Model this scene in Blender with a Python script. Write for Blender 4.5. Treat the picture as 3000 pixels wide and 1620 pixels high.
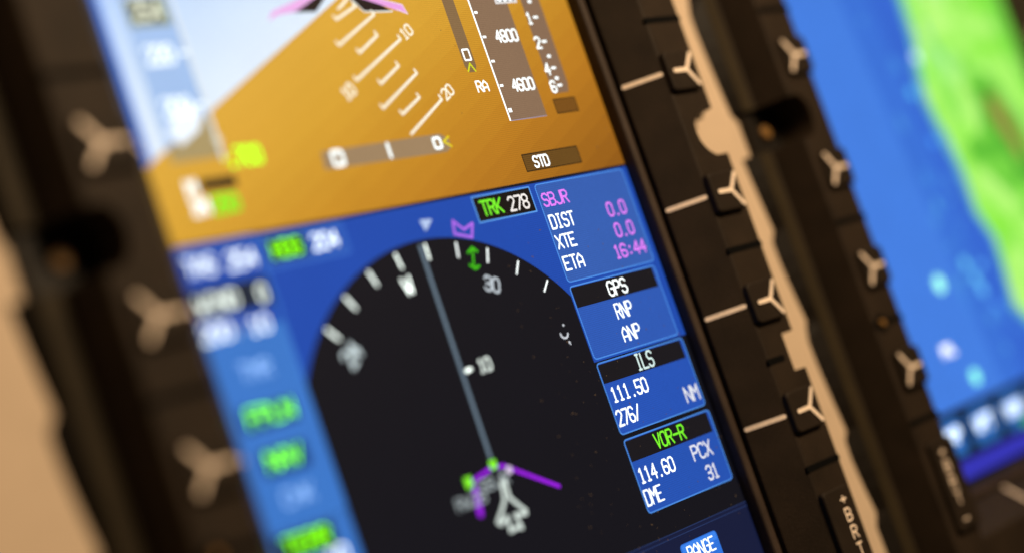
import bpy, math, random
from mathutils import Matrix, Vector
random.seed(4)
for o in list(bpy.data.objects): bpy.data.objects.remove(o)
scn = bpy.context.scene
S = 1e-4                      # one layout unit is a tenth of a millimetre

# ------------------------------------------------------------------ camera
D = 5149.0
R = ((0.66815448, 0.32837293, -0.66763823), (-0.16110673, 0.93990026, 0.30105169), (0.72637057, -0.09358802, 0.68090166))
cam_d = bpy.data.cameras.new('camera'); cam = bpy.data.objects.new('camera', cam_d)
scn.collection.objects.link(cam); scn.camera = cam
cu, cv, ch = -D*R[2][0], D*R[2][1], D*R[2][2]
def wv(r): return Vector((r[0], r[2], -r[1]))
rt, up, bk = wv(R[0]), -wv(R[1]), -wv(R[2])
M = Matrix((rt, up, bk)).transposed().to_4x4(); M.translation = Vector((cu*S, -ch*S, cv*S))
cam.matrix_world = M
cam_d.sensor_width = 36; cam_d.lens = 5149.0/3000*36
cam_d.clip_start = 0.005; cam_d.clip_end = 20
FOCUS = 5345.0
cam_d.dof.use_dof = True; cam_d.dof.focus_distance = FOCUS*S
AP = 258.0*FOCUS*S/5149.0                       # aperture diameter in metres
cam_d.dof.aperture_fstop = cam_d.lens*1e-3/AP
cam_d.dof.aperture_blades = 9

# ------------------------------------------------------------------ light
w = bpy.data.worlds.new('World'); scn.world = w; w.use_nodes = True
bg = w.node_tree.nodes['Background']; bg.inputs[0].default_value = (1.0, .74, .5, 1); bg.inputs[1].default_value = 0.035
def area(name, pos, target, size, power, col):
    l = bpy.data.lights.new(name, 'AREA'); l.shape = 'DISK'; l.size = size; l.energy = power; l.color = col
    o = bpy.data.objects.new(name, l); scn.collection.objects.link(o)
    p = Vector((pos[0]*S, -pos[2]*S, pos[1]*S)); t = Vector((target[0]*S, -target[2]*S, target[1]*S))
    o.location = p; o.rotation_euler = (t-p).to_track_quat('-Z', 'Y').to_euler()
    return o
area('flood_lamp', (1700, 4700, 6300), (600, 0, 0), .24, 9.0, (1.0, .735, .45))
scn.view_settings.view_transform = 'Standard'; scn.view_settings.look = 'None'
scn.view_settings.exposure = 0; scn.view_settings.gamma = 1

# ------------------------------------------------------------------ materials
def lin(hx):
    r = []
    for i in (1, 3, 5):
        c = int(hx[i:i+2], 16)/255
        r.append(c/12.92 if c <= .04045 else ((c+.055)/1.055)**2.4)
    return (*r, 1)
_em = {}
def emis(hx, k=1.0, rows=.10):
    key = (hx, k, rows)
    if key in _em: return _em[key]
    m = bpy.data.materials.new('lcd_'+hx[1:]); m.use_nodes = True; nt = m.node_tree; b = nt.nodes['Principled BSDF']
    b.inputs['Base Color'].default_value = (.004, .004, .005, 1); b.inputs['Roughness'].default_value = .38
    b.inputs['Specular IOR Level'].default_value = .14
    b.inputs['Emission Color'].default_value = lin(hx)
    # rows of pixels: a fine brightness ripple along the height of the panel
    g = nt.nodes.new('ShaderNodeNewGeometry'); sp = nt.nodes.new('ShaderNodeSeparateXYZ')
    nt.links.new(g.outputs['Position'], sp.inputs[0])
    mu = nt.nodes.new('ShaderNodeMath'); mu.operation = 'MULTIPLY'; mu.inputs[1].default_value = 2*math.pi/(6.2*S)
    sn = nt.nodes.new('ShaderNodeMath'); sn.operation = 'SINE'
    mx = nt.nodes.new('ShaderNodeMath'); mx.operation = 'MULTIPLY'; mx.inputs[1].default_value = 2*math.pi/(6.2*S)
    sx = nt.nodes.new('ShaderNodeMath'); sx.operation = 'SINE'
    nz = nt.nodes.new('ShaderNodeTexNoise'); nz.inputs['Scale'].default_value = 3500; nz.inputs['Detail'].default_value = 1
    n2 = nt.nodes.new('ShaderNodeTexNoise'); n2.inputs['Scale'].default_value = 45; n2.inputs['Detail'].default_value = 3
    nt.links.new(g.outputs['Position'], nz.inputs['Vector']); nt.links.new(g.outputs['Position'], n2.inputs['Vector'])
    nt.links.new(sp.outputs['Z'], mu.inputs[0]); nt.links.new(mu.outputs[0], sn.inputs[0])
    nt.links.new(sp.outputs['X'], mx.inputs[0]); nt.links.new(mx.outputs[0], sx.inputs[0])
    last = None
    for src, amp, off in ((sn.outputs[0], rows, 1-.17-.06), (sx.outputs[0], rows*.5, None), (nz.outputs[0], .34, None), (n2.outputs[0], .12, None)):
        ma = nt.nodes.new('ShaderNodeMath'); ma.operation = 'MULTIPLY_ADD'; ma.inputs[1].default_value = amp*k
        nt.links.new(src, ma.inputs[0])
        if last is None: ma.inputs[2].default_value = off*k
        else: nt.links.new(last, ma.inputs[2])
        last = ma.outputs[0]
    nt.links.new(last, b.inputs['Emission Strength'])
    _em[key] = m
    return m
def emis_bands(name, stops, width):
    """screen picture whose colour steps with the distance from the drawn horizon"""
    m = emis(stops[0][1], .999).copy(); m.name = name; nt = m.node_tree; b = nt.nodes['Principled BSDF']
    sp = [n for n in nt.nodes if n.type == 'SEPXYZ'][0]
    a = math.radians(26.7)
    def math_n(op, x, y=None, z=None):
        n = nt.nodes.new('ShaderNodeMath'); n.operation = op
        for i, q in enumerate((x, y, z)):
            if q is None: continue
            if isinstance(q, (int, float)): n.inputs[i].default_value = q
            else: nt.links.new(q, n.inputs[i])
        return n.outputs[0]
    hz = (475+1139*math.tan(a))                 # horizon height at u = 0
    d = math_n('MULTIPLY', sp.outputs['X'], math.sin(a)/(width*S))
    d = math_n('MULTIPLY_ADD', sp.outputs['Z'], -math.cos(a)/(width*S), d)
    d = math_n('ADD', d, hz*math.cos(a)/width)
    d = math_n('ABSOLUTE', d)
    st = math_n('DIVIDE', math_n('FLOOR', math_n('MULTIPLY', d, 17)), 17)
    d = math_n('ADD', math_n('MULTIPLY', d, .25), math_n('MULTIPLY', st, .75))
    cr = nt.nodes.new('ShaderNodeValToRGB'); e = cr.color_ramp.elements
    while len(e) < len(stops): e.new(.5)
    for q, (p, c) in zip(e, stops): q.position = p; q.color = lin(c)
    nt.links.new(d, cr.inputs[0]); nt.links.new(cr.outputs[0], b.inputs['Emission Color'])
    return m
def solid(name, col, rough=.6, spec=.3, bump=.0, scale=2500, vary=.12, metal=0):
    m = bpy.data.materials.new(name); m.use_nodes = True; nt = m.node_tree; b = nt.nodes['Principled BSDF']
    b.inputs['Roughness'].default_value = rough; b.inputs['Specular IOR Level'].default_value = spec; b.inputs['Metallic'].default_value = metal
    tc = nt.nodes.new('ShaderNodeNewGeometry'); n = nt.nodes.new('ShaderNodeTexNoise')
    n.inputs['Scale'].default_value = scale; n.inputs['Detail'].default_value = 4
    nt.links.new(tc.outputs['Position'], n.inputs['Vector'])
    n2 = nt.nodes.new('ShaderNodeTexNoise'); n2.inputs['Scale'].default_value = 90; n2.inputs['Detail'].default_value = 5
    nt.links.new(tc.outputs['Position'], n2.inputs['Vector'])
    ad = nt.nodes.new('ShaderNodeMath'); ad.operation = 'ADD'
    nt.links.new(n.outputs[0], ad.inputs[0]); nt.links.new(n2.outputs[0], ad.inputs[1])
    mr = nt.nodes.new('ShaderNodeMapRange'); mr.inputs[1].default_value = .6; mr.inputs[2].default_value = 1.4
    mr.inputs[3].default_value = 1-vary; mr.inputs[4].default_value = 1+vary
    nt.links.new(ad.outputs[0], mr.inputs[0])
    vm = nt.nodes.new('ShaderNodeVectorMath'); vm.operation = 'SCALE'; vm.inputs[0].default_value = col[:3]
    nt.links.new(mr.outputs[0], vm.inputs['Scale']); nt.links.new(vm.outputs[0], b.inputs['Base Color'])
    if bump:
        bp = nt.nodes.new('ShaderNodeBump'); bp.inputs['Strength'].default_value = bump; bp.inputs['Distance'].default_value = 2e-4
        nt.links.new(n.outputs[0], bp.inputs['Height']); nt.links.new(bp.outputs[0], b.inputs['Normal'])
    return m
BEZEL = solid('black_plastic', (.0235, .0155, .0098), .6, .14, .8, 2600, .4)
KEYM = solid('key_rubber_shaded', (.0190, .0128, .0084), .62, .14, .6, 2600, .35)  # shade on the key caps put into the base colour, darker than the bezel
LIP = solid('gasket', (.043, .029, .022), .55, .2, .6, 5000, .4)
RECESS_SHADE = solid('painted_recess_shade', (.003, .003, .003), .8, .05)  # near black, stands for the shade inside slots and recesses
MARK = solid('cream_marking', (.92, .76, .63), .55, .3, .2, 1500, .22)
PANELM = solid('beige_paint', (.60, .465, .34), .6, .25, .3, 1800, .07)
FLANGE = solid('dark_metal_flange', (.010, .0075, .0055), .5, .2)
BRASS = solid('brass', (.24, .125, .035), .5, .3, 0, 3000, .15)
TRIM = solid('olive_edge', (.029, .021, .0105), .6, .12, .3, 3500, .25)  # rim tone, a little more olive than the bezel
DUST = solid('dust', (.12, .095, .075), .9, .1)

# ------------------------------------------------------------------ mesh helpers
BU, BV = -229.0, -1560.0       # the base point of a unit in its own layout coordinates
def L(u, v, h): return ((u-BU)*S, -h*S, (v-BV)*S)
def link(name, verts, faces, mat, parent, smooth=False):
    me = bpy.data.meshes.new(name); me.from_pydata(verts, [], faces); me.update()
    me.materials.append(mat)
    if smooth:
        for p in me.polygons: p.use_smooth = True
    o = bpy.data.objects.new(name, me); scn.collection.objects.link(o); o.parent = parent
    return o
class Flat:
    """flat marks at one layer of a screen or marking; every piece a hair above the last"""
    def __init__(self, h): self.v, self.f, self.h = [], [], h
    def poly(self, pts):
        i = len(self.v); self.v += [L(u, v, self.h) for u, v in pts]
        n = len(pts); ar = sum(pts[k][0]*pts[(k+1) % n][1]-pts[(k+1) % n][0]*pts[k][1] for k in range(n))
        r = list(range(i, i+n)); self.f.append(r if ar > 0 else r[::-1]); self.h += .004
    def rect(self, u0, v0, u1, v1): self.poly([(u0, v0), (u1, v0), (u1, v1), (u0, v1)])
    def disc(self, u, v, r, n=14): self.poly([(u+r*math.cos(2*math.pi*k/n), v+r*math.sin(2*math.pi*k/n)) for k in range(n)])
    def seg(self, a, b, w, caps=True):
        dx, dy = b[0]-a[0], b[1]-a[1]; l = math.hypot(dx, dy) or 1; dx, dy = dx/l*w/2, dy/l*w/2
        pts = []
        for k in range(7):
            t = math.pi*k/6 - math.pi/2
            if caps: pts.append((b[0]+dx*math.cos(t)-dy*math.sin(t), b[1]+dy*math.cos(t)+dx*math.sin(t)))
        if not caps: pts = [(b[0]+dy, b[1]-dx), (b[0]-dy, b[1]+dx), (a[0]-dy, a[1]+dx), (a[0]+dy, a[1]-dx)]
        else:
            for k in range(7):
                t = math.pi*k/6 + math.pi/2
                pts.append((a[0]+dx*math.cos(t)-dy*math.sin(t), a[1]+dy*math.cos(t)+dx*math.sin(t)))
        self.poly(pts)
    def line(self, pts, w, closed=False):
        for a, b in zip(pts, pts[1:]+([pts[0]] if closed else [])):
            if a != b or len(pts) == 1: self.seg(a, b, w)
    def rrect_line(self, u0, v0, u1, v1, r, w): self.line(rr(u0, v0, u1, v1, r), w, True)
    def obj(self, name, mat, parent, label=None):
        o = link(name, self.v, self.f, mat, parent)
        if label: o['label'] = label
        return o
def rr(u0, v0, u1, v1, r, n=4):
    out = []
    for cx, cy, a0 in ((u1-r, v1-r, 0), (u0+r, v1-r, 90), (u0+r, v0+r, 180), (u1-r, v0+r, 270)):
        for k in range(n+1):
            t = math.radians(a0+90*k/n); out.append((cx+r*math.cos(t), cy+r*math.sin(t)))
    return out
def box(name, u0, u1, v0, v1, h0, h1, mat, parent, bev=4, r=10, hfun=None):
    """a block with rounded corners and a bevelled top rim"""
    loops = [(rr(u0, v0, u1, v1, r), h0), (rr(u0, v0, u1, v1, r), h1-bev), (rr(u0+bev*.35, v0+bev*.35, u1-bev*.35, v1-bev*.35, r), h1-bev*.3),
             (rr(u0+bev, v0+bev, u1-bev, v1-bev, max(r-bev*.5, 1)), h1)]
    vs, fs = [], []
    n = len(loops[0][0])
    for lp, h in loops: vs += [L(u, v, h) for u, v in lp]
    for k in range(len(loops)-1):
        for i in range(n):
            j = (i+1) % n; fs.append([k*n+i, k*n+j, (k+1)*n+j, (k+1)*n+i])
    fs.append([(len(loops)-1)*n+i for i in range(n)])
    return link(name, vs, fs, mat, parent)
# stroke letters on a grid 4 wide and 6 high
G = {
'0': ['13 15 26 36', '36 45 41 30 20 11 15 26'], '1': ['15 26 20', '10 30'], '2': ['05 16 36 45 44 00 40'], '3': ['05 16 36 45 44 33 13', '33 42 41 30 10 01'],
'4': ['30 36 02 42'], '5': ['46 06 03 33 42 41 30 10 01'], '6': ['45 36 16 05 01 10 30 41 42 33 03'], '7': ['06 46 45 10'],
'8': ['13 04 05 16 36 45 44 33 13 02 01 10 30 41 42 33'], '9': ['01 10 30 41 45 36 16 05 04 13 43'],
'A': ['00 04 26 44 40', '02 42'], 'B': ['00 06 36 45 44 33 03', '33 42 41 30 00'], 'C': ['45 36 16 05 01 10 30 41'], 'D': ['00 06 26 44 42 20 00'],
'E': ['46 06 00 40', '03 33'], 'F': ['46 06 00', '03 33'], 'G': ['45 36 16 05 01 10 30 41 43 23'], 'H': ['00 06', '40 46', '03 43'], 'I': ['26 20', '16 36', '10 30'],
'J': ['46 41 30 10 01'], 'K': ['00 06', '46 02', '13 40'], 'L': ['06 00 40'], 'M': ['00 06 23 46 40'], 'N': ['00 06 40 46'], 'O': ['10 01 05 16 36 45 41 30 10'],
'P': ['00 06 36 45 44 33 03'], 'Q': ['10 01 05 16 36 45 41 30 10', '22 40'], 'R': ['00 06 36 45 44 33 03', '23 40'], 'S': ['45 36 16 05 04 13 33 42 41 30 10 01'],
'T': ['06 46', '26 20'], 'U': ['06 01 10 30 41 46'], 'V': ['06 20 46'], 'W': ['06 10 23 30 46'], 'X': ['00 46', '06 40'], 'Y': ['06 23 46', '23 20'], 'Z': ['06 46 00 40'],
'.': ['P20'], ':': ['P21', 'P24'], '-': ['03 43'], '+': ['03 43', '25 21'], '/': ['00 46'], '<': ['46 03 40'], '^': ['00 26 40'], ' ': []}
G['0'] = ['20 10 01 05 16 36 45 41 30 20']
G['D'] = ['00 06 36 45 41 30 00']
def text(fl, s, u, v, hgt, adv, wd=6.0, rot=0, wfrac=.80, org=None):
    ca, sa = math.cos(math.radians(rot)), math.sin(math.radians(rot)); ox, oy = org or (u, v)
    for i, c in enumerate(s):
        gw = adv*wfrac
        def q(a):
            x = u+i*adv+int(a[0])/4*gw; y = v+int(a[1])/6*hgt
            return (ox+(x-ox)*ca-(y-oy)*sa, oy+(x-ox)*sa+(y-oy)*ca)
        for st in G[c]:
            if st[0] == 'P': fl.disc(*q((st[1], st[2])), wd*.72); continue
            p = [q(a) for a in st.split()]; fl.line(p, wd)

# ------------------------------------------------------------------ the instrument panel behind
UL, UR, VB, VT = -1172.0, 714.0, -1200.0, 1150.0      # inner opening of a unit's bezel
PITCH = 2910                                          # from one unit to the next
def panel():
    """one sheet of painted metal with a cutout behind each unit"""
    us = [-6000, UL-200, UR+120, UL-200+PITCH, UR+120+PITCH, 9000]; vv = [-5000, VB-200, VT+200, 5000]
    v = [(a*S, -h*S, c*S) for h in (6, -30) for c in vv for a in us]; n = len(us); m = n*len(vv); fs = []
    for j in range(3):
        for i in range(5):
            if j == 1 and i in (1, 3): continue
            c = [j*n+i, j*n+i+1, (j+1)*n+i+1, (j+1)*n+i]
            fs += [c, [x+m for x in reversed(c)]]
    for i in (1, 3):                                  # the cut edges
        c = [n+i, n+i+1, 2*n+i+1, 2*n+i]
        for x, y in zip(c, c[1:]+c[:1]): fs.append([y, x, x+m, y+m])
    o = link('instrument_panel', v, fs, PANELM, None)
    o['kind'] = 'structure'; o['label'] = 'beige painted instrument panel behind the two display units'
panel()

# ------------------------------------------------------------------ a display unit
ROWS = (502, 79, -290, -660)
def notch(v, side=1):
    """how far the outer edge is cut back at height v"""
    t = [(207, 60), (214, 72), (225, 90), (240, 104), (262, 118), (290, 123), (315, 120), (334, 109), (350, 90), (360, 70), (366, 55)]
    if t[0][0] <= v <= t[-1][0]:
        for (a, x), (b, y) in zip(t, t[1:]):
            if a <= v <= b: return (x+(y-x)*(v-a)/(b-a))*(1 if side > 0 else .7)
    if side > 0 and -535 <= v <= -409: return 62
    return 0
def wave(v):
    pk = [1300, 820, 340, -60, -390, -790, -1085, -1500]
    for a, b in zip(pk, pk[1:]):
        if a >= v >= b:
            t = (a-v)/(a-b); return 14-30*max(0, (t-.25)/.75)**1.4 if t > .12 else -16+30*t/.12
    return 0
def make_bezel(root, right_floor=False):
    prof = [(0, -4), (0, 62), (3, 66), (96, 168), (104, 172), (276, 172), (283, 167), (331, 54), (337, 51), (390, 47), (394, 43), (404, 6)]
    vs_side = sorted(set([-1130, -1085.1, -1085, -790.1, -790, -535.2, -535, -528, -472, -416, -409, -408.8, -390.1, -390, -60.1, -60, 206.8, 207, 214, 225, 240, 262, 290, 315, 334, 350, 360, 366, 366.2, 340.1, 340, 820.1, 820, 1100] + list(range(-1000, 1100, 60))))
    loops = []
    for i, (wd, h) in enumerate(prof):
        def ww(v, side):
            d = notch(v, side); x = wd
            if i >= 11: x += wave(v)+(28 if side < 0 else 0)
            if d and wd > 270: x = min(x, 276-d+(i-5)*1.5)
            return x
        ex = 28 if i >= 11 else 0
        lp = [(UL-wd-ex, VT+wd)] + [(UL-ww(v, -1), v) for v in reversed(vs_side)] + [(UL-wd-ex, VB-wd), (UR+wd, VB-wd)] + [(UR+ww(v, 1), v) for v in vs_side] + [(UR+wd, VT+wd)]
        loops.append([L(u, v, h) for u, v in lp])
    n = len(loops[0]); vs = [p for lp in loops for p in lp]; fs = []
    for k in range(len(loops)-1):
        for i in range(n):
            j = (i+1) % n; fs.append([k*n+i, k*n+j, (k+1)*n+j, (k+1)*n+i])
        a, b = 8*n, 10*n
    link('edge_trim', vs, fs[a:b], TRIM, root); link('side_wall', vs, fs[b:], FLANGE, root)
    return link('bezel', vs, fs[:a], BEZEL, root)
def ysym(parent, u, v, h, a, sgn):
    """three armed mark: the stub points to the screen"""
    f = Flat(h); w = 14
    for (dx, dy) in ((-64*sgn, 0), (42*sgn, 52), (42*sgn, -52)):
        c, s_ = math.cos(a), math.sin(a)
        f.seg((u, v), (u+dx*c-dy*s_, v+dx*s_+dy*c), w)
    vs = list(f.v); fs = list(f.f); n = len(vs)             # give the mark a little height
    vs2 = vs+[(x, y+2*S, z) for x, y, z in vs]; side = []
    for fc in fs:
        for i in range(len(fc)): p, q = fc[i], fc[(i+1) % len(fc)]; side.append([p, p+n, q+n, q])
    return link('key_symbol', vs2, fs+side, MARK, parent)
def slope_bar(root, t0, t1, along, sgn, bottom=False):
    """cream index line lying on the inner slope of the bezel"""
    w, k = 7.4, 8
    def P(t, s_, e):
        wd = 3+93*t; h = 66+102*t
        n = (-.74, .67)                                      # slope normal in (outward, height)
        wd += n[0]*e; h += n[1]*e
        if bottom: return L(along+s_, VB-wd, h)
        return L((UR+wd) if sgn > 0 else (UL-wd), along+s_, h)
    out = []
    ln = 138.0
    for i in range(k+1):
        a = -math.pi/2+math.pi*i/k; out.append((t1+w*math.cos(a)/ln, w*math.sin(a)))
    for i in range(k+1):
        a = math.pi/2+math.pi*i/k; out.append((t0+w*math.cos(a)/ln, w*math.sin(a)))
    vs = [P(t, s_, 2.2) for t, s_ in out]+[P(t, s_, -1) for t, s_ in out]; n = len(out)
    fs = [list(range(n))]+[[i, (i+1) % n, (i+1) % n+n, i+n] for i in range(n)]
    return link('index_line', vs, fs, MARK, root)
def make_unit(name, ou, label, cat):
    root = bpy.data.objects.new(name, None); scn.collection.objects.link(root)
    root.location = ((ou+BU)*S, 0, BV*S); root.empty_display_size = .02
    root['label'] = label; root['category'] = cat; root['group'] = 'display units side by side on the panel'
    make_bezel(root)
    # housing and flange
    fl = [(UL-392, v) for v in (1500, -1500)]+[(UL-60, -1500), (UL-60, 1500)]
    vs = [L(u, v, 30) for u, v in fl]+[L(u, v, 4) for u, v in fl]
    link('mounting_flange', vs, [[0, 1, 2, 3], [0, 4, 5, 1], [1, 5, 6, 2], [2, 6, 7, 3], [3, 7, 4, 0]], FLANGE, root)
    # gasket ledge between the glass and the inner wall
    for nm, (a, b) in {'r': ((UR, VB), (UR, VT)), 'b': ((UL, VB), (UR, VB))}.items():
        ring = [(38, .6), (37, 36), (35, 42), (31, 45.5), (24, 47), (12, 47), (7, 45.5), (4, 41), (2.5, 30)]      # (offset to the screen, height)
        vs, fs = [], []
        for e in (a, b):
            for du, h in ring:
                vs.append(L(e[0]-du, e[1]+(38 if e is a else 0), h) if nm == 'r' else L(e[0], e[1]+du, h))
        m = len(ring)
        for k in range(m-1): fs.append([k, k+1, m+k+1, m+k])
        link('gasket', vs, fs, LIP, root, True)
    # keys on both sides
    for sgn in (1, -1):
        def X(u): return u if sgn > 0 else UL+UR-u
        for v in ROWS:
            a, b = sorted((X(812), X(962)))
            jv, jh = random.uniform(-2.5, 2.5), random.uniform(-2, 1.5)
            k = box('key', a, b, v-68+jv, v+68+jv, 150, 192+jh, KEYM, root, random.uniform(6, 9), random.uniform(14, 18))
            ysym(k, X(908)+random.uniform(-2, 2), v+jv, 194+jh, random.uniform(-.03, .03), sgn)
            slope_bar(root, .02, .93, v, sgn)
        a, b = sorted((X(812), X(962)))
        k = box('key', a, b, -1245, -925, 150, 192, KEYM, root, 7, 14); k['label'] = 'tall brightness key lettered BRT'
        f = Flat(194.2); text(f, '+', X(905)-14, -982, 28, 28, 6.5, wfrac=1)
        for q, c in enumerate('BRT'): text(f, c, X(905)-14, -1038-q*57, 39, 28, 6.5, wfrac=1)
        text(f, '-', X(905)-14, -1222, 28, 28, 6.5, wfrac=1)
        f.obj('key_lettering', MARK, k)
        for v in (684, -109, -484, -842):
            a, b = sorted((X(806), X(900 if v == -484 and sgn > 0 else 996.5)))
            box('seam_shade', a, b, v-11, v+11, 150, 173, RECESS_SHADE, root, 1, 9)  # raised black bar paints the shade of a slot, no groove is cut
        # screw deep in each scallop of the edge
        for v, r in ((292, 26), (-472, 13)):
            if sgn > 0: continue
            cu_ = X(1012) if v > 0 else X(950); hb = 28 if v > 0 else 166
            if v < 0: box('screw_recess_shade', cu_-34, cu_+34, v-12-34, v-12+34, 160, 173.5, RECESS_SHADE, root, 1, 33)  # black disc on the bezel top, shade of a recess put in as colour
            vs, fs = [], []
            for rr_, hh in ((r, hb), (r, hb+12), (r*.8, hb+18)):
                vs += [L(cu_+rr_*math.cos(2*math.pi*q/20), v-12+rr_*math.sin(2*math.pi*q/20), hh) for q in range(20)]
            for q in range(2):
                for i in range(20): j = (i+1) % 20; fs.append([q*20+i, q*20+j, q*20+20+j, q*20+20+i])
            fs.append(list(range(40, 60)))
            link('screw', vs, fs, BRASS, root, False)
    # keys along the bottom
    for u in (-846, -471, -96, 279):
        uu = u+0
        k = box('key', uu-68, uu+68, VB-248, VB-98, 150, 192, KEYM, root, 7, 16)
        f = ysym(k, uu, VB-194, 194, -math.pi/2, 1)
        slope_bar(root, .02, .93, uu, 1, True)
    return root
def screen_base(root, label):
    f = Flat(-1)
    u0, u1, v0, v1 = UL+.5, UR-.5, VB+.5, VT-.5
    vs = [L(u, v, h) for h in (0, -14) for u, v in ((u0, v0), (u1, v0), (u1, v1), (u0, v1))]
    o = link('screen', vs, [[0, 1, 2, 3], [7, 6, 5, 4], [0, 4, 5, 1], [1, 5, 6, 2], [2, 6, 7, 3], [3, 7, 4, 0]], emis('#0e0f18', 1, .03), root)
    o['label'] = label
    return o

WHITE, GREEN, MAG = emis('#f0f8f6', 1.6), emis('#74e62a', 1.25), emis('#e07cf0', 1.2)
pfd = make_unit('display_unit', 0, 'display unit with an orange and sky blue attitude picture above a black compass', 'display')
scr = screen_base(pfd, 'lit screen with attitude picture, compass and data boxes')
def T(s, u, v, hgt, adv, mat, h=2.0, wd=6.2, rot=0, name='readout', org=None, wfrac=.8, lab=None):
    f = Flat(h); text(f, s, u, v, hgt, adv, wd, rot, wfrac, org); return f.obj(name, mat, scr, lab)
def poly(name, pts, mat, h, lab=None, par=None):
    f = Flat(h); f.poly(pts); return f.obj(name, mat, par or scr, lab)
def rect(name, u0, v0, u1, v1, mat, h, lab=None, par=None): return poly(name, [(u0, v0), (u1, v0), (u1, v1), (u0, v1)], mat, h, lab, par)
AE = 676                          # right edge of the lit picture
ta = math.tan(math.radians(26.7))
def hz(u): return 475+(u+1139)*ta
SKY = emis_bands('lcd_sky', [(0, '#e4f1ff'), (.25, '#d8eaff'), (.6, '#c2dcff'), (1, '#98c2ff')], 520)
GND = emis_bands('lcd_ground', [(0, '#dfa93a'), (.2, '#d9a232'), (.42, '#cb8f26'), (.68, '#ba7a1e'), (1, '#955c15')], 950)
poly('sky_area', [(UL+1, hz(UL)), (UL+1, 1140), (183, 1140)], SKY, .3)
poly('ground_area', [(UL+1, 268), (AE, 268), (AE, 1140), (183, 1140), (UL+1, hz(UL))], GND, .3)
poly('speed_margin', [(UL+1, hz(UL)), (-1106, hz(-1106)), (-1106, 1140), (UL+1, 1140)], emis('#3478e2'), .6)
# speed tape
poly('speed_tape', [(-1047, hz(-1047)), (-890, hz(-890)), (-890, 1140), (-1047, 1140)], emis('#a3c3f0'), .6)
poly('speed_tape_foot', [(-1047, 482), (-890, 482), (-890, hz(-890)), (-1047, hz(-1047))], emis('#ad9868'), .6)
f = Flat(.9); f.seg((-885, 470), (-885, 1130), 11, False); f.obj('tape_edge', emis('#e6eef0'), scr)
for v, s in ((748, '220'), (604, '200')):
    T(s, -1018, v, 46, 30, WHITE, 1.5, 8)
    f = Flat(1.5); f.seg((-912, v+23), (-890, v+23), 8); f.obj('tape_tick', WHITE, scr)
f = Flat(1.2); f.rect(-1035, 850, -905, 930); f.obj('speed_window', emis('#8d9a86'), scr)
f = Flat(1.3); f.rect(-1025, 858, -925, 925); f.obj('speed_window_face', emis('#3b3f33'), scr)
T('254', -1015, 868, 50, 32, emis('#f2f7dc'), 1.6, 9)
poly('speed_bug', [(-1035, 560), (-1000, 600), (-930, 640), (-905, 610), (-930, 560), (-1000, 525)], emis('#e6f0fa', 1.2), 1.0)
f = Flat(1.5); f.disc(-884, 527, 13); f.obj('trend_dot', emis('#e8e6d6'), scr)
T('.780', -872, 452, 46, 29, emis('#9df81e', 2.0), 1.5, 9)
f = Flat(1.5); f.seg((-880, 470), (-855, 474), 16); f.obj('bug_mark', emis('#ecf01c'), scr)
# lower left
rect('caption_box', -985, 398, -868, 428, emis('#241610'), .8)
T('M', -1026, 392, 36, 30, WHITE, 1.5, 10)
T('IN', -1034, 340, 38, 28, WHITE, 1.5, 10)
T('250', -966, 336, 42, 29, emis('#46d816', 1.7), 1.5, 8)
# pitch ladder
def lad(a, b, n=1, t=13):
    f = Flat(1.4); w = 8
    f.seg(a, b, w); nx, ny = -math.sin(math.radians(26.7))*t, math.cos(math.radians(26.7))*t
    for p, s in ((a, 1), (b, 1)): f.seg(p, (p[0]+nx*s, p[1]+ny*s), w*.85)
    f.obj('pitch_line', emis('#f3ecd4', 1.25), scr)
for a, b in (((-338, 831), (-249, 867)), ((-361, 754), (-187, 838)), ((-294, 726), (-203, 774)), ((-340, 646), (-117, 756)), ((-253, 628), (-161, 676)),
             ((-277, 555), (-99, 648)), ((-211, 530), (-122, 574))): lad(a, b)
f = Flat(1.4); f.seg((-203, 469), (-36, 559), 8); f.seg((-36, 559), (-42, 573), 7); f.obj('pitch_line', emis('#f3ecd4', 1.25), scr)
f = Flat(1.4)
for k in range(3): f.seg((-318+k*14, 862+k*9), (-296+k*14, 873+k*9), 7)
f.obj('pitch_line', emis('#f3ecd4', 1.25), scr)
T('10', -98, 752, 32, 26, emis('#f3ecd4', 1.25), 1.4, 6, 26.7, org=(-98, 752))
T('10', -398, 590, 34, 26, emis('#f3ecd4', 1.25), 1.4, 7, 26.7, org=(-398, 590))
T('20', -16, 555, 32, 26, emis('#f3ecd4', 1.25), 1.4, 6, 26.7, org=(-16, 555))
# aircraft symbol and flight director wings
poly('wing_underside', [(-492, 861), (-404, 858), (-330, 915), (-372, 915)], emis('#231716'), 1.3)  # black underside of the drawn aircraft symbol
poly('wing_underside', [(-284, 905), (-222, 850), (-116, 846), (-150, 868), (-236, 908)], emis('#231716'), 1.3)
poly('director_wing', [(-585, 842), (-540, 857), (-478, 862), (-366, 910), (-430, 905), (-560, 868)], emis('#f2b4ee'), 1.5)
poly('director_wing', [(-262, 912), (-232, 912), (-64, 862), (-54, 832), (-150, 866), (-240, 898)], emis('#f0a6ea'), 1.5)
f = Flat(1.7); f.line([(-278, 912), (-222, 848), (-112, 843)], 5); f.obj('symbol_outline', emis('#f2f2ea'), scr)
f = Flat(1.75); f.line([(-262, 914), (-64, 862), (-54, 832), (-92, 848)], 3); f.obj('symbol_outline', emis('#fbe6f6'), scr)
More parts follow.
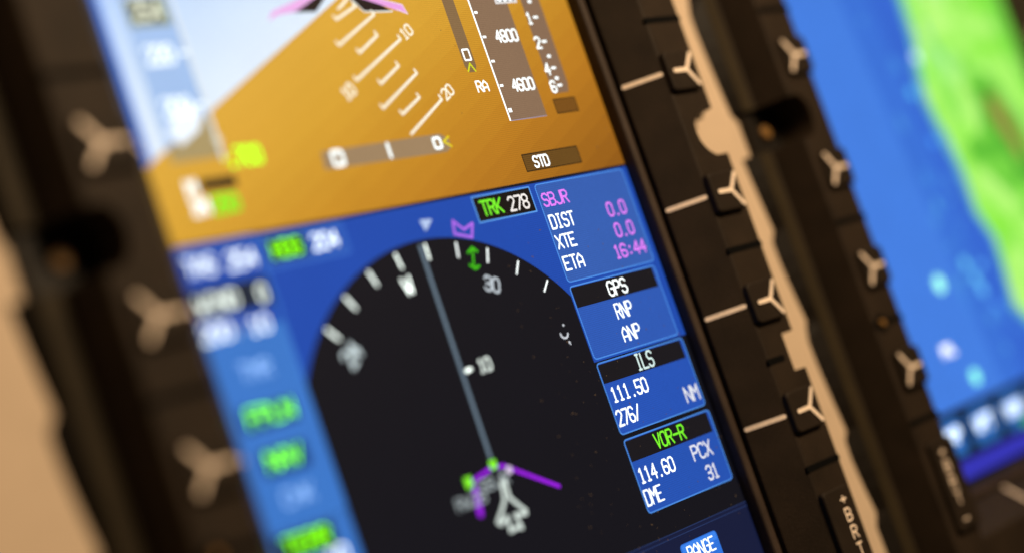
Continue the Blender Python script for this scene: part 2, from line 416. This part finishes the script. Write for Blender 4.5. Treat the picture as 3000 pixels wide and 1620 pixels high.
# localiser and glideslope scales
poly('deviation_scale', [(-556, 455), (-92, 458), (-62, 437), (-66, 412), (-86, 400), (-562, 404)], emis('#a08462'), .7)
f = Flat(1.4); f.line(rr(-522, 411, -486, 450, 6), 11, True); f.obj('deviation_dot', WHITE, scr)
f = Flat(1.4); f.seg((-309, 411), (-309, 450), 10); f.obj('deviation_mark', WHITE, scr)
f = Flat(1.4); f.line(rr(-128, 415, -100, 446, 5), 8, True); f.obj('deviation_dot', WHITE, scr)
f = Flat(1.6); f.line([(-62, 445), (-88, 432), (-62, 415)], 7); f.obj('deviation_pointer', emis('#ecd61a'), scr)
poly('deviation_scale', [(108, 1100), (157, 1100), (157, 650), (146, 632), (118, 632), (107, 652)], emis('#8a6c48'), .7)
f = Flat(1.4); f.line(rr(118, 671, 145, 705, 3), 6, True); f.obj('deviation_dot', WHITE, scr)
f = Flat(1.6); f.line([(115, 636), (132, 660), (146, 634)], 6); f.obj('deviation_pointer', emis('#dbe020'), scr)
T('RA', 128, 568, 33, 26, WHITE, 1.4, 5.5)
# altitude tape
rect('altitude_tape', 222, 465, 391, 1100, emis('#8c6f56'), .7)
f = Flat(.9); f.seg((391, 465), (224, 465), 2.5, False); f.obj('tape_edge', emis('#a39ab4'), scr)
f = Flat(1.1); f.seg((221, 465), (221, 866), 6, False); f.obj('tape_edge', WHITE, scr)
for k, v in enumerate((820, 739, 659, 579, 498)):
    f = Flat(1.4); f.seg((228, v), (243, v), 8 if k < 4 else 13, False); f.obj('tape_tick', WHITE, scr)
T('4800', 286, 718, 37, 25.5, WHITE, 1.4, 6.4); T('4600', 283, 556, 37, 25.5, WHITE, 1.4, 6.4)
f = Flat(1.3); f.rect(337, 842, 438, 900); f.obj('altitude_window', emis('#e9e4e0'), scr)
f = Flat(1.4); f.rect(348, 849, 425, 900); f.obj('altitude_window_face', emis('#2c3a44'), scr)
T('500', 350, 853, 36, 25, WHITE, 1.6, 6)
f = Flat(1.5); f.seg((212, 868), (330, 868), 9, False); f.obj('altitude_bug', emis('#f0b0ec'), scr)
# vertical speed
poly('vertical_speed_scale', [(458, 1100), (547, 1100), (540, 560), (530, 533), (455, 532)], emis('#8a6c54'), .7)
for v, s in ((787, '1'), (704, '2'), (614, '4'), (555, '6')):
    T(s, 456, v-18, 36, 27, WHITE, 1.4, 6.4)
    f = Flat(1.4); f.seg((490, v+2), (506, v+2), 8); f.obj('scale_mark', WHITE, scr)
for v in (843, 656, 581):
    f = Flat(1.4); f.seg((492, v), (500, v), 10); f.obj('scale_mark', WHITE, scr)
for (u0, v0, u1, v1, c) in ((443, 467, 547, 513, '#7a4e18'), (216, 300, 475, 354, '#6b4a1c')):
    rect('value_box', u0, v0, u1, v1, emis(c, 1, .2), .7)
    f = Flat(1.0); f.line([(u0, v0), (u1, v0), (u1, v1), (u0, v1)], 3.5, True); f.obj('box_outline', emis('#3a2810'), scr)
T('STD', 259, 309, 34, 24, WHITE, 1.4, 6.4)

# ---- lower half: blue field, compass, boxes
CC, CR = (-308.0, -493.0), 654.0
BLUE = emis('#1d4bae')
arc = []
u = -864.0
while u <= 222: arc.append((u, CC[1]+math.sqrt(CR**2-(u-CC[0])**2))); u += 15
fB = Flat(.5)
for (a, va), (b, vb) in zip(arc, arc[1:]): fB.poly([(a, va), (b, vb), (b, 262), (a, 262)]); fB.h = .5
fB.rect(arc[-1][0], -312, AE, 262); fB.h = .5
fB.rect(UL+1, -20, -864, 262)
fB.obj('chart_field', BLUE, scr)
rect('divider', UL+1, 261, AE, 269, emis('#101522'), .9)
rect('side_column', -1148, -478, -864, 30, emis('#3c78ca'), .8)
f = Flat(1.0); f.rrect_line(-1148, -478, -866, 262, 14, 5); f.obj('box_outline', emis('#3f7fd4'), scr)
rect('side_column_foot', -1140, -1100, -864, -482, emis('#3a74c4'), .7)
rect('caption_box', -1115, -560, -925, -490, emis('#141a24'), 1.0)
# compass
TK = emis('#dfeae2', 2.6)
for k in range(-4, 5):
    a = math.radians(1+k*10.85); s_, c = math.sin(a), math.cos(a); r1 = 596 if k < 4 else 598
    f = Flat(1.4); f.seg((CC[0]+s_*r1, CC[1]+c*r1), (CC[0]+s_*638, CC[1]+c*638), 8.0-.3*(k+4), True); f.obj('compass_tick', TK if k < 1 else WHITE, scr)
f = Flat(1.2); f.seg((-317, 148), (-325, -480), 12, False); f.obj('track_line', emis('#6f8292'), scr)
T('W', -424, 22, 44, 36, TK, 1.4, 8, 8, org=(-406, 42)); T('30', -120, -28, 42, 31, emis('#c9d2da'), 1.4, 7, -20, org=(-95, -9))
T('24', -712, -128, 46, 32, emis('#c4d2d4', 1.5), 1.4, 8, 36, org=(-687, -105))
f = Flat(1.4)
pp = [(131+16*math.sin(math.radians(t)), -203-14*math.cos(math.radians(t))) for t in range(-100, 110, 30)]
f.line(pp, 6); f.disc(140, -178, 4); f.disc(141, -232, 4); f.seg((140, -230), (143, -238), 5); f.obj('readout', emis('#d8dce4'), scr)
f = Flat(1.5); f.seg((-304, -228), (-286, -226), 11); f.obj('range_tick', TK, scr)
T('10', -252, -244, 37, 27, emis('#dfeae2', 1.5), 1.5, 5.5)
f = Flat(1.5); f.line([(-283, 214), (-243, 211), (-275, 186)], 6, True); f.poly([(-280, 212), (-248, 210), (-274, 190)]); f.obj('lubber_mark', emis('#b9cdf2'), scr)
f = Flat(1.5); f.line([(-160, 196), (-170, 158), (-107, 138), (-86, 178), (-128, 165)], 9, True); f.obj('heading_bug', emis('#b46cf0'), scr)
f = Flat(1.5); f.line([(-143, 96), (-120, 108), (-106, 94)], 8); f.seg((-121, 104), (-138, 56), 7); f.line([(-152, 60), (-136, 46), (-118, 52)], 8); f.obj('course_pointer', emis('#46c814'), scr)
# own ship, route, waypoints
PUR = emis('#a51ef2')
f = Flat(1.2); f.line([(-103, -618), (-288, -510), (-335, -505), (-414, -522)], 11); f.obj('route_line', PUR, scr)
f = Flat(1.25); f.seg((-418, -545), (-430, -612), 20); f.obj('route_line', PUR, scr)
f = Flat(1.9); f.rect(-338, -511, -312, -484); f.obj('waypoint', emis('#7fe82a', 1.3), scr)
f = Flat(1.9); f.rect(-448, -537, -420, -506); f.obj('waypoint', emis('#7fe82a', 1.3), scr)
GW = emis('#a9b4b6')
T('SBJR', -398, -560, 32, 30, GW, 1.5, 5); T('RW28', -503, -586, 32, 30, GW, 1.5, 5)
f = Flat(1.8); f.line([(-316, -550), (-327, -600), (-352, -626), (-379, -650), (-372, -658), (-338, -646), (-343, -686), (-318, -682), (-298, -688), (-306, -648), (-266, -656), (-262, -648), (-286, -622), (-306, -598), (-302, -550)], 12)
f.obj('aircraft_symbol', emis('#c4cfc8', 1.3), scr)
f = Flat(1.95); f.disc(-272, -526, 13); f.obj('waypoint', emis('#d8c8e0'), scr)
# data boxes
BORD = emis('#4f92ea')
def dbox(u0, v0, u1, v1, fill, head=None):
    poly('data_box', rr(u0, v0, u1, v1, 12), emis(fill), .8)
    if head is not None: rect('box_heading', u0+4, head, u1-14, v1-4, emis('#15141a'), 1.0)
    f = Flat(1.3); f.rrect_line(u0, v0, u1, v1, 12, 4); f.obj('box_outline', BORD, scr)
rect('value_box', -55, 175, 198, 253, emis('#15100e'), .9)
f = Flat(1.2); f.line([(-55, 175), (198, 175), (198, 253), (-55, 253)], 5, True); f.obj('box_outline', emis('#5a9cec'), scr)
T('TRK', -29, 193, 43, 31, GREEN, 1.6, 7); T('278', 90, 191, 42, 30, emis('#fdf6f0'), 1.6, 6.5)
dbox(224, -58, 650, 255, '#355fb2')
T('SBJR', 239, 184, 39, 30, MAG, 1.6); T('DIST', 239, 111, 42, 28.5, WHITE, 1.6); T('XTE', 236, 48, 40, 30, WHITE, 1.6); T('ETA', 236, -21, 41, 31, WHITE, 1.6)
T('0.0', 515, 113, 42, 31, MAG, 1.6, 6.5); T('0.0', 518, 43, 42, 31, MAG, 1.6, 6.5); T('16:44', 478, -23, 40, 32, MAG, 1.6, 6.5)
dbox(222, -304, 640, -72, '#2d5ab6', -140)
T('GPS', 389, -131, 44, 31.5, WHITE, 1.6, 6.2); T('RNP', 389, -205, 46, 27.5, WHITE, 1.6, 5.4); T('ANP', 383, -278, 44, 30, WHITE, 1.6, 5.4)
dbox(221, -542, 650, -318, '#2453b6', -382)
T('ILS', 397, -374, 48, 29.5, emis('#e2fbf6'), 1.6, 6.5); T('111.50', 241, -443, 43, 29.3, WHITE, 1.6); T('276/', 230, -516, 45, 28, WHITE, 1.6); T('NM', 571, -517, 46, 36, emis('#e8eaf2'), 1.6, 7)
dbox(222, -789, 654, -560, '#2352b2', -629)
T('VOR-R', 359, -618, 44, 30.3, GREEN, 1.6, 6.5); T('114.60', 236, -698, 43, 29.3, WHITE, 1.6); T('DME', 230, -767, 46, 28.5, WHITE, 1.6, 5.4); T('PCX', 507, -694, 45, 34, emis('#e6e8f4'), 1.6, 7); T('31', 543, -766, 43, 30, emis('#e6e8f4'), 1.6, 7)
rect('soft_key_field', 60, -1100, AE, -871, emis('#121a3a'), .6)
f = Flat(.9); f.seg((60, -871), (AE, -871), 3, False); f.seg((60, -884), (AE, -884), 3, False); f.obj('field_edge', emis('#22335e'), scr)
poly('soft_key', rr(303, -1090, 488, -912, 14), emis('#2f74de'), .9)
f = Flat(1.2); f.rect(310, -940, 482, -916); f.obj('soft_key_top', emis('#3d86ee'), scr)  # lighter blue strip along the top of the drawn key
T('RANGE', 331, -966, 40, 27, WHITE, 1.6, 5.2)
# left readouts
WL = emis('#e4eff4', 2.3)
T('TAS', -1110, 187, 44, 32, WL, 1.6, 5.5); T('254', -978, 184, 44, 32, WL, 1.6, 5.5)
rect('value_box', -852, 168, -575, 252, emis('#2a58b4'), .9)
f = Flat(1.2); f.line(rr(-855, 166, -570, 254, 8), 5, True); f.obj('box_outline', emis('#3a70cc'), scr)
rect('caption_box', -842, 182, -715, 244, emis('#25401c'), 1.1)
T('HDG', -828, 192, 42, 34, emis('#78e400', 2.5), 1.6, 5.5); T('204', -690, 191, 42, 32, WL, 1.6, 5.5)
rect('caption_box', -1125, 78, -875, 150, emis('#1c2638'), 1.0)
T('WIND', -1112, 92, 42, 33, emis('#e0ebe2', 2.2), 1.6, 5.5); T('0', -917, 90, 42, 30, emis('#e0ebe2', 2.2), 1.6, 5.5)
T('200', -1128, 16, 42, 33, WL, 1.6, 5.5); T('/', -1025, 14, 42, 33, emis('#c6d8ee'), 1.6, 5); T('10', -978, 12, 42, 36, WL, 1.6, 5.5)
T('TMR', -1050, -98, 42, 34, emis('#8fb8f0', 1.5), 1.6, 5)
rect('caption_box', -1096, -228, -915, -162, emis('#173c78'), 1.0); T('FPLN', -1072, -214, 45, 38, emis('#74f200', 3.0), 1.6, 5)
rect('caption_box', -1078, -346, -926, -276, emis('#143674'), 1.0); T('NAV', -1056, -330, 46, 38, emis('#74f200', 3.0), 1.6, 5)
T('CHK', -1046, -428, 42, 34, emis('#8fb8f0', 1.5), 1.6, 5)
T('TERR', -1090, -545, 44, 38, emis('#70dc00', 2.6), 1.6, 6.5)
T('10', -975, -605, 44, 36, WL, 1.6, 6.5)
# dust on the glass
f = Flat(2.6)
for k in range(170):
    u, v = random.uniform(-60, AE), random.uniform(-900, 120) if random.random() < .8 else random.uniform(-900, 900)
    r = random.choice((1.0, 1.2, 1.5, 2.0)); a = random.uniform(0, 6.3); e = random.uniform(.5, 3)
    f.poly([(u+r*e*math.cos(a)*math.cos(t)-r*math.sin(a)*math.sin(t), v+r*e*math.sin(a)*math.cos(t)+r*math.cos(a)*math.sin(t)) for t in (0, 1.2, 2.4, 3.6, 5.0)]); f.h = 2.6
o = f.obj('dust', DUST, scr); o['kind'] = 'stuff'

# ------------------------------------------------------------------ the second unit: a moving map
mfd = make_unit('display_unit', PITCH, 'display unit with a lime green and blue map on its screen', 'display')
sc2 = screen_base(mfd, 'lit screen with a green and blue map')
def q(pts): return [(a-PITCH, b) for a, b in pts]
A2 = 700
rect('map_water', UL+1, -872, A2, 1140, emis('#3a72d8'), .4, par=sc2)
poly('map_band', q([(1740, 1140), (2255, 1140), (2288, 760), (2364, -37), (2440, -872), (1740, -872)]), emis('#447fe2'), .7, par=sc2)
poly('map_deep_water', q([(2480, 1140), (2790, 1140), (2790, 300), (2740, -250), (2790, -420), (2810, -872), (2600, -872)]), emis('#3568d2'), .6, par=sc2)
def lcd_noise(hx1, hx2, sc):
    m = emis(hx1, 1.001).copy(); nt = m.node_tree; b = nt.nodes['Principled BSDF']
    g = [n for n in nt.nodes if n.type == 'NEW_GEOMETRY'][0]; n = nt.nodes.new('ShaderNodeTexNoise'); n.inputs['Scale'].default_value = sc; n.inputs['Detail'].default_value = 3
    nt.links.new(g.outputs['Position'], n.inputs['Vector'])
    cr = nt.nodes.new('ShaderNodeValToRGB'); e = cr.color_ramp.elements
    e[0].position = .38; e[0].color = lin(hx1); e[1].position = .62; e[1].color = lin(hx2)
    nt.links.new(n.outputs[0], cr.inputs[0]); nt.links.new(cr.outputs[0], b.inputs['Emission Color']); return m
LIME = lcd_noise('#8cee42', '#c0ff80', 55)
sh = [(2775, 1140), (2761, 736), (2747, 557), (2690, 430), (2664, 298), (2680, 200), (2710, 150), (2735, -12), (2722, -185), (2789, -312), (2770, -450), (2747, -584), (2804, -640), (2900, -700), (3100, -640), (3300, -720), (3610, -700), (3610, 1140)]
poly('map_land', q(sh), LIME, .9, par=sc2)
poly('map_shallows', q([(2740, 1140), (2722, 736), (2700, 557), (2640, 430), (2620, 298), (2650, 150), (2690, -12), (2690, -185), (2760, -312), (2745, -450), (2715, -600), (2800, -690), (2900, -740), (2960, -500), (2960, 1140)]), emis('#66b8c4'), .8, par=sc2)
HILL = lcd_noise('#56b832', '#90ea52', 70)
poly('map_hill', q([(3020, 330), (3110, 400), (3230, 370), (3330, 260), (3420, 60), (3420, -180), (3330, -330), (3180, -330), (3060, -180), (2900, -30), (2830, 20), (2850, 110), (2980, 130), (3040, 230)]), HILL, 1.1, par=sc2)
poly('map_hill', q([(3420, 900), (3610, 900), (3610, 200), (3520, 300), (3440, 560)]), emis('#7fe04a'), 1.15, par=sc2)
poly('map_hill', q([(3080, 300), (3160, 350), (3250, 290), (3330, 120), (3340, -60), (3280, -140), (3190, -100), (3150, 40), (3090, 150)]), emis('#57ae34'), 1.3, par=sc2)
poly('map_peak', q([(3130, 250), (3180, 290), (3240, 230), (3290, 80), (3290, -10), (3240, -20), (3190, 80), (3140, 160)]), emis('#a08a48'), 1.5, par=sc2)
poly('map_stream', q([(2840, 640), (2870, 640), (2890, 520), (2930, 430), (2900, 420), (2860, 510)]), emis('#84d890'), 1.2, par=sc2)
for (u, v, r, c) in ((2696, 484, 24, '#b6d4f4'), (2565, 342, 26, '#4aa0d2'), (2590, 131, 20, '#3f8ada'), (2247, -416, 36, '#9af2da'), (2483, -372, 24, '#5fb4d4'), (2520, -440, 24, '#5cb0d4'), (2541, -490, 26, '#58a6d8'), (2599, -397, 18, '#58a4de'), (2596, -568, 14, '#4e90e0'), (2258, -793, 32, '#86ecd6')):
    f = Flat(1.6); f.disc(u-PITCH, v, r); f.obj('map_symbol', emis(c, 1.6), sc2)
rm = random.Random(9)
for k in range(22):
    u, v = rm.uniform(2380, 2720), rm.uniform(-820, 700); r = rm.uniform(12, 30); n = 8
    if v > 300 and u > 2600: continue
    f = Flat(1.55); f.poly([(u-PITCH+r*rm.uniform(.6, 1.2)*math.cos(6.283*i/n), v+1.5*r*rm.uniform(.6, 1.2)*math.sin(6.283*i/n)) for i in range(n)])
    f.obj('map_shoal', emis(rm.choice(('#4a8ee0', '#4f9ade', '#4488e0'))), sc2)
for k in range(16):
    u, v = rm.uniform(2820, 3560), rm.uniform(-560, 1000); r = rm.uniform(25, 70); n = 9
    f = Flat(1.05+k*.002); f.poly([(u-PITCH+r*rm.uniform(.5, 1.2)*math.cos(6.283*i/n), v+1.8*r*rm.uniform(.5, 1.2)*math.sin(6.283*i/n)) for i in range(n)])
    f.obj('map_patch', emis(rm.choice(('#7ede4c', '#b0fa84', '#92ea5c', '#c2ff98'))), sc2)
scr_keep = scr; scr = sc2
T('FPL', 2100-PITCH, -680, 34, 28, emis('#f2f4fa', 1.8), 1.8, 12)
rect('menu_bar', UL+1, -1058, A2, -880, emis('#0e1826'), .8, par=sc2)
for k, s in enumerate(('MAP', 'WPT', 'NAV', 'TFC', 'WX', 'SYS')):
    u0 = 1852+k*250-PITCH
    poly('menu_key', rr(u0, -1040, u0+190, -896, 20), emis('#2a66b0'), 1.0, par=sc2)
    T(s, u0+34, -985, 46, 46, emis('#cfe2fb', 1.8), 1.6, 17)
poly('menu_lamp', rr(2470-PITCH, -1052, 2560-PITCH, -1010, 10), emis('#46a84a'), 1.4, par=sc2)
rect('status_bar', UL+1, -1129, A2, -1062, emis('#3434b4'), .9, par=sc2)
scr = scr_keep

# ------------------------------------------------------------------ render settings
scn.render.engine = 'CYCLES'
scn.cycles.use_denoising = True
scn.render.resolution_x, scn.render.resolution_y = 1024, 552
